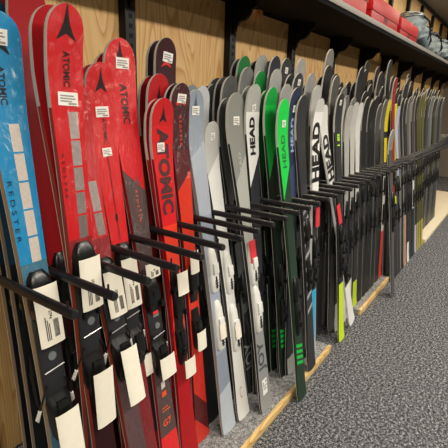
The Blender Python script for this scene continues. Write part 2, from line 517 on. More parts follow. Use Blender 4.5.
def put_ski(label, tip, base, pr, group=GROUP):
    """copy of a prototype, standing at base and leaning to tip (its own length is kept)"""
    parts, sh = pr
    base = Vector(base); d = (Vector(tip)-base).normalized()
    xa = (Vector((1, 0, 0))-d*d.x).normalized(); ya = d.cross(xa)
    Mx = Matrix((xa, ya, d)).transposed().to_4x4(); Mx.translation = base
    root = empty('ski'); root.matrix_world = Mx
    tag(root, label, 'ski', group)
    for p in parts:
        c = p.copy(); COL.objects.link(c); c.parent = root
    return root

# ------------------------------------------------------------------ the room
PLY = wood('plywood', '#e6c184', '#dfb575', '#c69350', axis='z')
PINE = wood('pine_board', '#e8cb8d', '#dfbd7a', '#c79c58', axis='x')
def sbox(name, *a, m=None, bev=0):
    mb = MB(); mb.box(*a, 0, bev); return struct(mb.build(name, m))
X0, X1, YF, ZC = -2.5, 10.5, -6.0, 2.97
FLOOR = carpet('carpet_grey', [(.39, rgb('#121315')), (.47, rgb('#3a3b3d')), (.54, rgb('#66676a')), (.61, rgb('#c0c0c2'))], 260)
CARP2 = carpet('carpet_inlay', [(.36, rgb('#4a4a4b')), (.47, rgb('#7b7a79')), (.55, rgb('#9b9a98')), (.66, rgb('#c9c8c5'))])
sbox('floor', X0, X1, YF, 0, -.1, 0, m=FLOOR)
sbox('ceiling', X0, X1, YF, 0, ZC, ZC+.1, m=plain('ceiling_paint', '#8c8984', .9))
# plywood wall with narrow sheet joints
mb = MB(); x = X0
while x < X1:
    mb.box(x+.0015, min(x+1.22, X1)-.0015, 0, .05, 0, ZC, 0); x += 1.22
mb.box(X0, X1, .02, .1, 0, ZC, 0)
struct(mb.build('wall_back', PLY, smooth=False))
sbox('wall_right', X1, X1+.1, YF, .1, 0, ZC, m=plain('wall_paint_far', '#7f786c', .8))
sbox('wall_left', X0-.1, X0, YF, .1, 0, ZC, m=plain('wall_paint_near', '#7f786c', .8))
sbox('wall_front', X0, X1, YF-.1, YF, 0, ZC, m=plain('wall_paint_aisle', '#7f786c', .8))
mb = MB(); mb.box(X0, X1, -.02, 0, ZC-.05, ZC, 0, .003)
struct(mb.build('trim_1', plain('dark_trim', '#2a2521', .5)))

# ------------------------------------------------------------------ shelving on the wall
UPX = [1.487+.8345*i for i in range(-3, 11)]
SH_Y, SZ0, SZ1 = -.5, 2.05, 2.108
sv = empty('wall_shelf'); tag(sv, 'long black shelf on slotted uprights and brackets along the plywood wall', 'shelf')
mb = MB()
gaps = [(2.55, 2.74), (5.1, 5.55)]                     # cut-outs along the wall
xs = X0+.02
mb.box(X0+.02, X1-.02, SH_Y, -.08, SZ0, SZ1, 0)
for g0, g1 in gaps+[(X1-.02, None)]:
    mb.box(xs, g0, -.08, -.001, SZ0, SZ1, 0); xs = g1
mb.build('shelf_board', plain('black_laminate', '#08080a', .8, spec=.15), sv, smooth=False)
mb = MB(); mb.box(X0+.02, X1-.02, SH_Y-.012, SH_Y, SZ1-.034, SZ1+.002, 0, .002)
mb.build('front_edge', plain('pale_shelf_edge', '#98948c', .5), sv)
for i, ux in enumerate(UPX):
    mb = MB(); mb.box(ux-.032, ux+.032, -.045, 0, .0, 2.9, 0, .004)
    for q in range(30): mb.box(ux-.009, ux-.003, -.0465, -.044, 1.25+q*.042, 1.27+q*.042, 1); mb.box(ux+.003, ux+.009, -.0465, -.044, 1.25+q*.042, 1.27+q*.042, 1)
    mb.build('upright', [BLACK, plain('slot_dark', '#020202', .9)], sv)
    pts = [(-.045, 2.05), (-.20, 2.05), (-.20, 2.015), (-.17, 2.0), (-.155, 1.975), (-.13, 1.95), (-.09, 1.94), (-.07, 1.925), (-.06, 1.89), (-.045, 1.88)]
    mb = MB(); mb.prism(pts, 'x', ux-.012, ux+.012)
    mb.build('bracket', BLACK, sv)

# ------------------------------------------------------------------ peg rack
PEG_Z, PEG_Y = 1.0375, -.86
NPEG = 68
rk = empty('ski_rack'); tag(rk, 'black steel rack of long horizontal pegs holding the upright skis apart', 'rack')
mb = MB(); mb.box(PEG0-.16, PEG0+PITCHX*NPEG, -.085, -.045, PEG_Z-.03, PEG_Z+.03, 0, .004)
mb.build('rail', BLACK, rk)
PEGM = plain('peg_black', '#17171a', .3)
peg0 = None
for i in range(NPEG):
    px = PEG0+PITCHX*i
    if peg0 is None:
        mb = MB()
        mb.tube([(0, -.08, 0), (0, PEG_Y, 0), (0, PEG_Y-.004, 0)], [.0118, .0118, .0095], 14)
        peg0 = p = mb.build('peg', PEGM, rk)
        mb = MB(); mb.tube([(0, PEG_Y+.02, .008), (0, PEG_Y+.02, .026)], .0028, 8)
        pin0 = q = mb.build('stop_pin', PEGM, p)
    else:
        p = peg0.copy(); COL.objects.link(p); p.parent = rk
        q = pin0.copy(); COL.objects.link(q); q.parent = p
    p.location = (px, 0, PEG_Z)

# ------------------------------------------------------------------ platforms
def platform(label, x0, x1, yf, inlay, edge):
    r = empty('ski_platform', (x0, 0, 0)); tag(r, label, 'platform')
    L = x1-x0
    mb = MB(); mb.box(0, L, yf+.019, -.06, 0, PLAT_Z, 0); mb.build('carpet_top', inlay, r, smooth=False)
    mb = MB(); mb.box(0, L, yf, yf+.019, 0, PLAT_Z+.002, 0, .002); mb.build('front_board', edge, r)
    return r
platform('low carpeted platform with pine edge under the first skis of the rack', -.9, 2.345, -.845, CARP2, PINE)
platform('low carpeted platform with pine edge beyond the gap past the green skis', 2.93, 3.72, -.845, CARP2, PINE)
platform('pale bare wood platform at the far end of the rack', 5.1, 8.4, -.89, plain('pale_bare_wood', '#dccfb2', .7), plain('pale_bare_wood', '#dccfb2', .7))

# ------------------------------------------------------------------ front skis
RED = '#c21019'; DRED = '#8e0d17'; MAR = '#3a1219'; INK = '#1c1416'
ORG = '#8a2f1d'
def race(name='ATOMIC'): pass

def dec_S1(S, sh):
    return [star_logo(S(40), .10, -.004, 4), text_decal('ATOMIC', (S(66)+S(105))/2, S(66)-S(105), -.006, 4, True, bold=.03, squash=1.0),
            text_decal('R E D S T E R', (S(180)+S(240))/2, S(180)-S(240), -.028, 4, True, bold=.0, squash=.6)]
make_ski('bright blue ski with white woven panels at the near end of the rack', (-3, 13), None, 0, low=(58, 425),
    w=(.105, .072, .108), side='#8d7a63', top_col='#1583b8', film=.5, decal=dec_S1, inks=('#131c26',),
    bands=((262, .0, '#3d6f86'),),
    hatch=[(.0-.004, .022, 124, 152, '#d8d3cb', '#a98f78'), (-.004, .022, 154, 181, '#d8d3cb', '#a98f78'), (-.004, .022, 183, 209, '#d8d3cb', '#a98f78'), (-.004, .022, 211, 236, '#d8d3cb', '#a98f78'), (-.004, .022, 238, 262, '#d8d3cb', '#a98f78')],
    stickers=((38, -.012, .055, .034, -.05),), binding=('race', 292, 412, 'black'), tags=((283, 341, .035, .035, True), (405, 462, .036, .049, False)))

def dec_S2(S, sh):
    return [star_logo(S(24), .115, .0, 4), text_decal('ATOMIC', (S(51)+S(87))/2, S(51)-S(87), .0, 4, True, bold=.03, squash=1.2),
            text_decal('R E D S T E R', (S(153)+S(197))/2, S(153)-S(197), -.03, 4, True, bold=.0, squash=.6)]
make_ski('large red ski with grey woven panels beside the blue ski', (65, 4), None, 1, low=(91, 391),
    w=(.106, .072, .106), side=ORG, top_col=RED, film=.45, decal=dec_S2, inks=(INK,),
    bands=((238, .0, '#8b1d22'), (300, .0, '#4a1a22')),
    hatch=[(-.002, .026, 112, 139, '#b4a9a3', '#6a6362'), (-.002, .026, 141, 166, '#a79d98', '#625b5a'), (-.002, .026, 168, 191, '#9c918c', '#5c5655'), (-.002, .026, 193, 214, '#8c827e', '#524c4b'), (-.002, .026, 216, 238, '#7c716e', '#4a4544')],
    stickers=((99, .0, .056, .032, -.05),), binding=('race', 262, 372, 'black'), tags=((255, 305, .034, .035, True), (364, 416, .034, .055, False)))

def dec_S3(S, sh):
    return [star_logo(S(82), .10, .0, 4), text_decal('ATOMIC', (S(118)+S(144))/2, S(118)-S(144), .004, 4, True, bold=.02, squash=.9),
            rect(-.0015, .0015, S(240), S(156), 4), rect(-.012, .012, S(156), S(154), 4), rect(-.005, .005, S(221), S(214), 4)]
make_ski('shorter red ski with a thin black centre line and two price stickers', (99, 64), None, 3, low=(120, 262),
    w=(.104, .070, .116), side=ORG, top_col='#c91219', film=.4, decal=dec_S3, inks=(INK,),
    bands=((243, .0, '#7c1c22'),),
    stickers=((112, .0, .05, .032, .03), (152, .0, .036, .026, .03)), binding=('race', 260, 345, 'black'), tags=((257, 305, .033, .035, True),))
make_ski('red ski with low grey woven stripe, left of the thin black centre line ski', (74, 84), None, 2, low=(132, 430),
    w=(.092, .070, .110), side=ORG, top_col='#b8141b', film=.4, bands=((238, .0, '#84191f'), (300, .0, '#553c40')),
    hatch=[(.0, .03, 182, 212, '#a59a95', '#6a6362'), (.0, .03, 214, 236, '#92877f', '#5a5352')],
    binding=('race', 276, 356, 'black'), tags=((270, 314, .033, .035, True), (345, 398, .032, .049, False)))

def dec_S4(S, sh):
    return [star_logo(S(53), .09, -.004, 4), text_decal('ATOMIC', (S(84)+S(124))/2, S(84)-S(124), .006, 4, True, bold=.03, squash=1.25),
            star_logo(S(181), .05, .012, 7), text_decal('R E D S T E R', (S(190)+S(222))/2, S(190)-S(222), .0, 5, True, bold=.0, squash=.7),
            text_decal('G7', S(421), .046, -.002, 5, upright=True, bold=.03), rect(-.01, .01, S(388), S(381), 6, .2), rect(-.012, .012, S(396), S(391), 5), rect(-.02, .012, S(407), S(406), 5), rect(-.02, .022, S(410), S(409), 5)]
make_ski('tall red ski with grey lower half marked G7 in orange', (119, 40), None, 4, low=(166, 425),
    w=(.106, .073, .136), side=DRED, top_col='#cc121c', film=.55, decal=dec_S4, inks=(INK, '#e0552e', '#c9bfb9', '#5d4e4b'),
    bands=((181, -.9, '#51403f'), (433, .0, '#e01b20')),
    stickers=((64, .006, .056, .034, .0),), binding=('race', 292, 356, 'black'), tags=((262, 276, .034, .035, True), (353, 373, .038, .049, False)))

def dec_S4b(S, sh):
    return [star_logo(S(64), .09, -.004, 4), text_decal('G7', S(421), .046, -.002, 5, upright=True, bold=.03), rect(-.01, .01, S(388), S(381), 6, .2), rect(-.012, .012, S(396), S(391), 5)]
make_ski('dark red ski, G7 mark half hidden, left behind the tall red and grey G7 ski', (107, 54), -.44, low=(147, 425), Yl=-.60,
    w=(.104, .072, .118), side=ORG, top_col='#a9141c', film=.2, decal=dec_S4b, inks=(INK, '#e0552e', '#c9bfb9'),
    bands=((181, -.9, '#4a3a39'), (436, .0, '#e01b20')), binding=('race', 300, 350, 'black'), tags=((350, 370, .036, .049, False),))

def dec_S7(S, sh):
    return [star_logo(S(115), .085, .0, 4), text_decal('ATOMIC', (S(128)+S(214))/2, S(128)-S(214), .0, 5, True, bold=.05, squash=.95)]
make_ski('red ski with huge dark block letters running down its whole upper half', (163, 99), None, 5, low=(185, 425),
    w=(.098, .070, .116), side=DRED, top_col='#c5121a', film=.2, decal=dec_S7, inks=(INK, '#4a2a2c'),
    bands=((126, .0, '#d0161d'), (225, .0, '#e8381c'), (400, .0, '#d9484a')), stickers=((147, -.012, .036, .032, .0),),
    binding=('slim', 303, 345, 'black'), tags=((270, 292, .03, .045, False), (355, 372, .031, .049, False)))

def dec_S8(S, sh):
    return [poly([(0, S(93)), (.03, S(104)), (.02, S(106)), (0, S(103)), (-.02, S(106)), (-.03, S(104))], 4), text_decal('R E D S T E R', (S(116)+S(146))/2, S(116)-S(146), .0, 4, True, bold=.02, squash=.9)]
make_ski('maroon ski with orange lettering that turns bright orange red lower down', (181, 84), None, 6, low=(200, 420),
    w=(.098, .070, .112), side='#611118', top_col='#43191f', film=.3, decal=dec_S8, inks=('#d4311f',), mottled=.25,
    bands=((150, .0, '#5a1c22'), (181, .9, '#e0331b'), (352, 0, '#d32a1c'), (398, -1.2, '#5a1216'), (424, -1.2, '#d32a1c')), stickers=((99, .002, .048, .032, -.05),),
    binding=('slim', 280, 330, 'black'), tags=((250, 272, .026, .026, False), (329, 347, .028, .036, False)))

def dec_S9(S, sh):
    return [star_logo(S(103), .085, .0, 4)]
make_ski('pale blue grey ski with white binding and one sticker near its tip', (195, 91), None, 7, low=(227, 422),
    w=(.104, .076, .116), side='#8a8480', top_col='#8d97a3', film=.2, decal=dec_S9, inks=('#4d5a68',),
    bands=((150, .6, '#a4acb7'), (215, .0, '#9aa2b2'), (352, .0, '#87909f'), (388, .3, '#b4bcc6')), stickers=((111, .0, .045, .034, .0),),
    binding=('slim', 272, 326, 'white'), tags=((323, 337, .022, .028, False),))
def dec_S10(S, sh):
    c = S(392); r = .018
    pts = [(r*math.cos(a)*.7, c+r*1.6*math.sin(a)) for a in [math.pi*(.3+i*.14) for i in range(11)]]
    inn = [(x*.7, c+(y-c)*.78) for x, y in pts]
    n = len(pts)
    return [(pts+inn, [(i, i+1, n+i+1, n+i) for i in range(n-1)], 4)]
make_ski('short white ski with a curled golden mark near its tail', (212, 123), None, 8, low=(242, 412),
    w=(.100, .074, .108), side='#3a3a3c', top_col='#b8b8b4', film=.1, decal=dec_S10, inks=('#9c8048',),
    bands=((165, 1.0, '#dcdcd8'), (300, 0, '#d9d8d2')), stickers=((137, .0, .03, .03, .0),), binding=('slim', 274, 328, 'white'), tags=((323, 337, .022, .028, False),))
def dec_S12(S, sh):
    return [text_decal('JOY', (S(341)+S(371))/2, S(341)-S(371), .002, 4, False, bold=.03, squash=.85), text_decal('HEAD', S(165), .11, .006, 5, False, bold=.02, squash=.7),
            rect(-.02, .022, S(394), S(379), 6), rect(-.012, -.006, S(391), S(382), 4), rect(0, .006, S(391), S(385), 4), rect(.01, .016, S(389), S(381), 4)]
make_ski('grey ski lettered JOY with a red tag, standing at the platform front', (236, 94), None, 9, low=(265, 405),
    w=(.108, .076, .138), side='#141416', top_col='#83857f', decal=dec_S12, inks=('#46484a', '#a9aaa5', '#e8e7e2'),
    bands=((170, 1.2, '#a5a7a0'), (330, .0, '#8b8d8c')), stickers=((121, .0, .046, .036, .0),), binding=('slim', 266, 310, 'white'), red_tag=(240, 262, .026, .02))
def dec_S12b(S, sh): return [text_decal('JOY', (S(341)+S(368))/2, S(341)-S(368), .0, 4, False, bold=.01, squash=1.2), rect(-.02, .02, S(392), S(384), 4)]
make_ski('dark grey ski lettered JOY half hidden between the white and grey skis', (226, 99), -.48, low=(252, 385), Yl=-.66,
    w=(.106, .076, .118), side='#141416', top_col='#5c5e5c', decal=dec_S12b, inks=('#8d8f8e',), bands=((330, 0, '#2f3133'),), binding=('slim', 285, 330, 'grey'))
def dec_S13(S, sh): return [text_decal('HEAD', (S(117)+S(155))/2, S(117)-S(155), -.006, 4, False, bold=.05, squash=.9), rect(-.01, .014, S(110), S(104), 5)]
make_ski('white lettered ski with a pointed dark lower half left of the green skis', (255, 85), None, 10, base=-.70,
    w=(.106, .076, .122), side='#1b1b1d', top_col='#a7a8a2', decal=dec_S13, inks=('#1a1a1c', '#77787a'),
    bands=((112, .0, '#dededa'), (172, 1.6, '#2e3034')), stickers=((108, .002, .03, .03, .2),), binding=('slim', 285, 330, 'black'))
GRN = '#12b53c'
def stripes(S, y0, n, dy, slot): return [rect(-.034, .034, S(y0+dy*i+3.2), S(y0+dy*i), slot, -.35) for i in range(n)]
def dec_S14(S, sh): return stripes(S, 329, 4, 5.0, 4)
make_ski('green ski standing just behind the shorter green lettered ski', (272, 88), -.60, low=(284, 374), Yl=-.735,
    w=(.104, .076, .118), side='#0f1a13', top_col='#149c3d', decal=dec_S14, inks=(GRN,), bands=((105, 0, '#17b845'), (163, 1.8, '#18251c'),), binding=('slim', 275, 315, 'black'))
def dec_S15(S, sh): return [text_decal('HEAD', (S(135)+S(168))/2, S(135)-S(168), -.002, 5, False, bold=.02, squash=.85)]+stripes(S, 344, 4, 5.5, 4)
make_ski('bright green lettered ski in front, tail resting past the pine edge', (284, 100), None, 11, low=(300, 385), zf=0.0,
    w=(.102, .076, .112), side='#12301b', top_col='#1ecb4c', decal=dec_S15, inks=(GRN, '#14602c'), bands=((112, 0, '#19c647'), (184, 1.8, '#22372a')), stickers=((124, .004, .036, .032, 0),), binding=('slim', 290, 320, 'black'))
def dec_S16(S, sh): return [text_decal('HEAD', (S(118)+S(152))/2, S(118)-S(152), -.004, 4, False, bold=.04, squash=.8)]
make_ski('navy ski with pale lettering and a white sticker beside the green skis', (297, 88), None, 12, base=-.75,
    w=(.102, .076, .116), side='#1b2334', top_col='#27304a', decal=dec_S16, inks=('#93a4c4',), bands=((165, .6, '#3d4868'), (200, 0, '#22262e')), stickers=((109, .0, .034, .032, 0),), binding=('slim', 250, 290, 'black'))
def dec_w19(S, sh): return [text_decal('HEAD', (S(122)+S(182))/2, S(122)-S(182), -.004, 4, False, bold=.05, squash=1.0)]
make_ski('white ski with heavy black block letters along its upper half', (321, 99), None, 14, base=-.775,
    w=(.102, .076, .116), side='#e0e0dc', top_col='#c4c4bf', decal=dec_w19, inks=('#17171a',), bands=((112, 0, '#e6e6e2'), (195, 0, '#2b2b2e'), (290, 0, '#26a2d8')), binding=('slim', 248, 275, 'black'), red_tag=(207, 226, .026, .02))
def dec_w20(S, sh): return [text_decal('HEAD', (S(135)+S(180))/2, S(135)-S(180), 0, 4, False, bold=.05, squash=1.0)]
make_ski('white lettered ski tilted across behind the heavy lettered white ski', (324, 106), -.66, low=(331, 190), Yl=-.70,
    w=(.102, .076, .112), side='#e0e0dc', top_col='#d4d4cf', decal=dec_w20, inks=('#17171a',), bands=((195, 0, '#33343a'), (285, 0, '#dcdcd8')), binding=('slim', 245, 272, 'black'), red_tag=(204, 223, .026, .02))
def dec_k20(S, sh): return [rect(-.018, .018, S(141), S(134), 4), rect(-.02, .02, S(146), S(144.5), 4), rect(-.008, .008, S(139), S(136), 5)]
make_ski('black ski with a small lime green emblem past the white lettered skis', (341, 94), None, 17, low=(340, 332), zf=0,
    w=(.102, .076, .116), side='#202124', top_col='#2c2d31', decal=dec_k20, inks=('#a6e02c', '#16171a'), bands=((205, 0, '#1f2023'), (283, 0, '#c3de24')), stickers=((103, 0, .03, .03, 0),), binding=('slim', 235, 265, 'black'))
make_ski('grey ski standing alone in front of the peg tips on the carpet floor', (393, 130), -.765, low=(392, 298), Yl=-.95, zf=0.0,
    w=(.104, .078, .116), side='#3a3b3d', top_col='#8d8d8a', mottled=.5, bands=((150, 0, '#55565a'),), binding=('slim', 200, 222, 'black'))

# ------------------------------------------------------------------ skis seen behind the front ones (tip pixel, depth, slot)
def back(label, top, Yt, k, col, side='#2a2a2c', rim=None, bands=(), inks=(), decal=None, stickers=(), w=(.102, .072, .116), mottled=0, film=0, binding=('slim', 'black')):
    x = slot_x(k)
    b = (x+(at(top[0], top[1], Yt).x-x)*.15, min(-.12, Yt-.155), PLAT_Z)
    Mx, L = seat(at(top[0], top[1], Yt), Vector(b))
    yt = proj(Mx @ Vector((0, 0, L*.545)))[1]; yh = proj(Mx @ Vector((0, 0, L*.37)))[1]
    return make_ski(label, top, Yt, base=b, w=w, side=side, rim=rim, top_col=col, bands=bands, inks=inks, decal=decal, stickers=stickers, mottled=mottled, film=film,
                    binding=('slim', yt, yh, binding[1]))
BSIDE = '#6f6152'
back('dark navy ski directly behind the bright blue ski', (-13, -4), -.44, 0, '#123449', BSIDE, bands=((262, 0, '#15181c'),), binding=('slim', 'black'))  # both navy backs: black lower band puts the gap's shade into the colour
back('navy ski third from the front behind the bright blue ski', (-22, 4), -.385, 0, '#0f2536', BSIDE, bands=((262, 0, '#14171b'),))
back('crimson ski directly behind the large red panelled ski', (50, 7), -.60, 1, '#a81019', ORG, bands=((262, 0, '#2a0d10'),))  # crimson and dark red backs: near-black bottoms paint the shade between the skis
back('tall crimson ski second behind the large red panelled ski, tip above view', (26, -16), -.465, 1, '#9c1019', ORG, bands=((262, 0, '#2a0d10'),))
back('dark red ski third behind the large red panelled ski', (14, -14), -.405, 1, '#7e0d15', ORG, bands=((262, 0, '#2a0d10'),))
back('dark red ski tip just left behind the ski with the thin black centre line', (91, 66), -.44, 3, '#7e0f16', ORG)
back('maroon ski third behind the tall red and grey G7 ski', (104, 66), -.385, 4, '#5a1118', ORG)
dl = lambda y, h=.085: (lambda S, sh: [star_logo(S(y), h, 0, 4)])
back('red ski directly behind the red ski with huge block letters', (157, 100), -.53, 5, '#a8131b', DRED)
back('taller red ski with dark arrow mark behind the huge-lettered red ski', (159, 75), -.485, 5, '#b3141d', DRED, inks=(INK,), decal=dl(96, .10), film=.2)
back('outermost red ski tip left behind the taller arrow marked red ski', (151, 77), -.43, 5, '#8d1018', DRED)
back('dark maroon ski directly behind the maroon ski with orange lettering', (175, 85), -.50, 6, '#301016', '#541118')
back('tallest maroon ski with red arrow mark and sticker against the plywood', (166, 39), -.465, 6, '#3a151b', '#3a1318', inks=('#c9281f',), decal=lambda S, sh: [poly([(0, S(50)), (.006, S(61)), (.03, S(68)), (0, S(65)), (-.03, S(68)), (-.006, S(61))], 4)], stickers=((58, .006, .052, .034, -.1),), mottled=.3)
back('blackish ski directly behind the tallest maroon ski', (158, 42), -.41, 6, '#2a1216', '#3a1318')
back('grey ski tip directly behind the pale blue grey ski', (191, 86), -.47, 7, '#7b8289', '#5c5a58', bands=((220, 0, '#202124'),), w=(.104, .076, .114))  # these three backs: lower band painted dark as the shaded gap between fronts
back('second grey ski behind the pale blue grey ski', (184, 90), -.41, 7, '#6b6a72', '#77706c', bands=((220, 0, '#202124'),))
back('silver white ski tip behind the short white ski', (202, 87), -.455, 8, '#b9bcbe', '#606060', bands=((220, 0, '#202124'),), w=(.104, .076, .114))
back('black ski first of the dark stack behind the short white ski', (214, 85), -.40, 8, '#3e4042', '#161618')
back('black ski second of the dark stack behind the short white ski', (208, 87), -.345, 8, '#2d2e30', '#161618')
back('mottled dark grey ski with broad tip behind the grey JOY ski', (231, 77), -.475, 9, '#5f605e', '#141416', mottled=.6, w=(.106, .078, .128))
back('black edged ski behind the mottled dark grey broad tipped ski', (224, 78), -.42, 9, '#3d3e3d', '#141416', w=(.106, .078, .128))
back('third black edged ski behind the mottled dark grey ski', (217, 79), -.365, 9, '#343534', '#141416', w=(.106, .078, .128))
back('grey ski directly behind the white ski with pointed dark half', (249, 87), -.525, 10, '#6c6d6a', '#161618', w=(.104, .076, .120))
back('mottled grey ski standing taller behind the pointed white ski', (248, 68), -.48, 10, '#7a7c79', '#18181a', mottled=.5, w=(.104, .076, .122))
back('dark green ski with the highest tip left of the silver ski', (245, 57), -.435, 10, '#1c6b33', '#141a16', bands=((150, 1.8, '#18251c'),), w=(.104, .076, .118))
back('black ski behind the dark green ski with the highest tip', (239, 60), -.38, 10, '#2a2c2b', '#141a16')
make_ski('deep green ski edge just left of the taller green ski', (266, 91), -.545, low=(275, 370), Yl=-.67, w=(.102, .072, .116),
    side='#0f1a13', top_col='#0f6e2c', bands=((163, 1.8, '#18251c'),), decal=dec_S14, inks=(GRN,), binding=('slim', 270, 310, 'black'))
back('green ski with small round tip below the silver ski', (261, 72), -.50, 11, '#1b7f3a', '#141a16', bands=((155, 1.8, '#18251c'),))
back('silver ski with tall mottled tip right of the dark green ski', (263, 56), -.455, 11, '#a2a4a0', '#1b1b1d', mottled=.35)
back('black ski deepest in the stack behind the green skis', (256, 62), -.40, 11, '#232624', '#141414')
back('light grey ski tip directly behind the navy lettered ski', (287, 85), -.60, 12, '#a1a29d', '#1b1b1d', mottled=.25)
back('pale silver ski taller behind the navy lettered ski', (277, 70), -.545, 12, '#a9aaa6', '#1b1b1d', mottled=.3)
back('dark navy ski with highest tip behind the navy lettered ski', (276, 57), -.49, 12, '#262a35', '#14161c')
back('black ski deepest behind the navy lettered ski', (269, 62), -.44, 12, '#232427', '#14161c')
pat = lambda S, sh: [rect(-.03, .03, S(y)+0, S(y-4), 4, .5) for y in (212, 222, 232, 244, 256, 268, 282, 296, 310)]
back('black ski with silver patterned lower half right of the navy ski', (303, 96), -.68, 13, '#2f3032', '#202022', inks=('#9a9a98',), decal=pat)
back('black ski with white sticker behind the silver patterned black ski', (299, 74), -.60, 13, '#35363a', '#202022', stickers=((83, 0, .03, .03, 0),))
back('charcoal ski second behind the silver patterned black ski', (291, 75), -.55, 13, '#2b2c2e', '#202022')
back('black ski third behind the silver patterned black ski', (287, 59), -.50, 13, '#303134', '#202022', stickers=((71, 0, .03, .03, 0),))
back('light grey ski directly behind the heavy lettered white ski', (318, 86), -.62, 14, '#b4b4b0', '#2a2a2c', mottled=.25)
back('grey spotted ski second behind the heavy lettered white ski', (312, 74), -.57, 14, '#9d9c98', '#2a2a2c', mottled=.45)
back('silver ski with highest tip behind the heavy lettered white ski', (302, 59), -.51, 14, '#a4a29c', '#2a2a2c', mottled=.3)
back('dark ski directly behind the tilted white lettered ski', (318, 92), -.58, 15, '#39393c', '#1d1d1f')
back('black ski with mottled tip directly behind the lime emblem ski', (337, 76), -.61, 17, '#5b5b58', '#1d1d1f', mottled=.6)
back('tall black ski second behind the lime emblem ski', (329, 66), -.56, 16, '#2a2a2c', '#1d1d1f', mottled=.4)
back('very tall mottled ski reaching toward the shelf past the white skis', (331, 50), -.53, 17, '#8b8880', '#1d1d1f', mottled=.6)

# ------------------------------------------------------------------ rest of the rack: fronts with their stacks
ORD = ['front', 'second', 'third', 'fourth', 'fifth']
LIME, OLV = '#b5cf22', '#7d7a35'
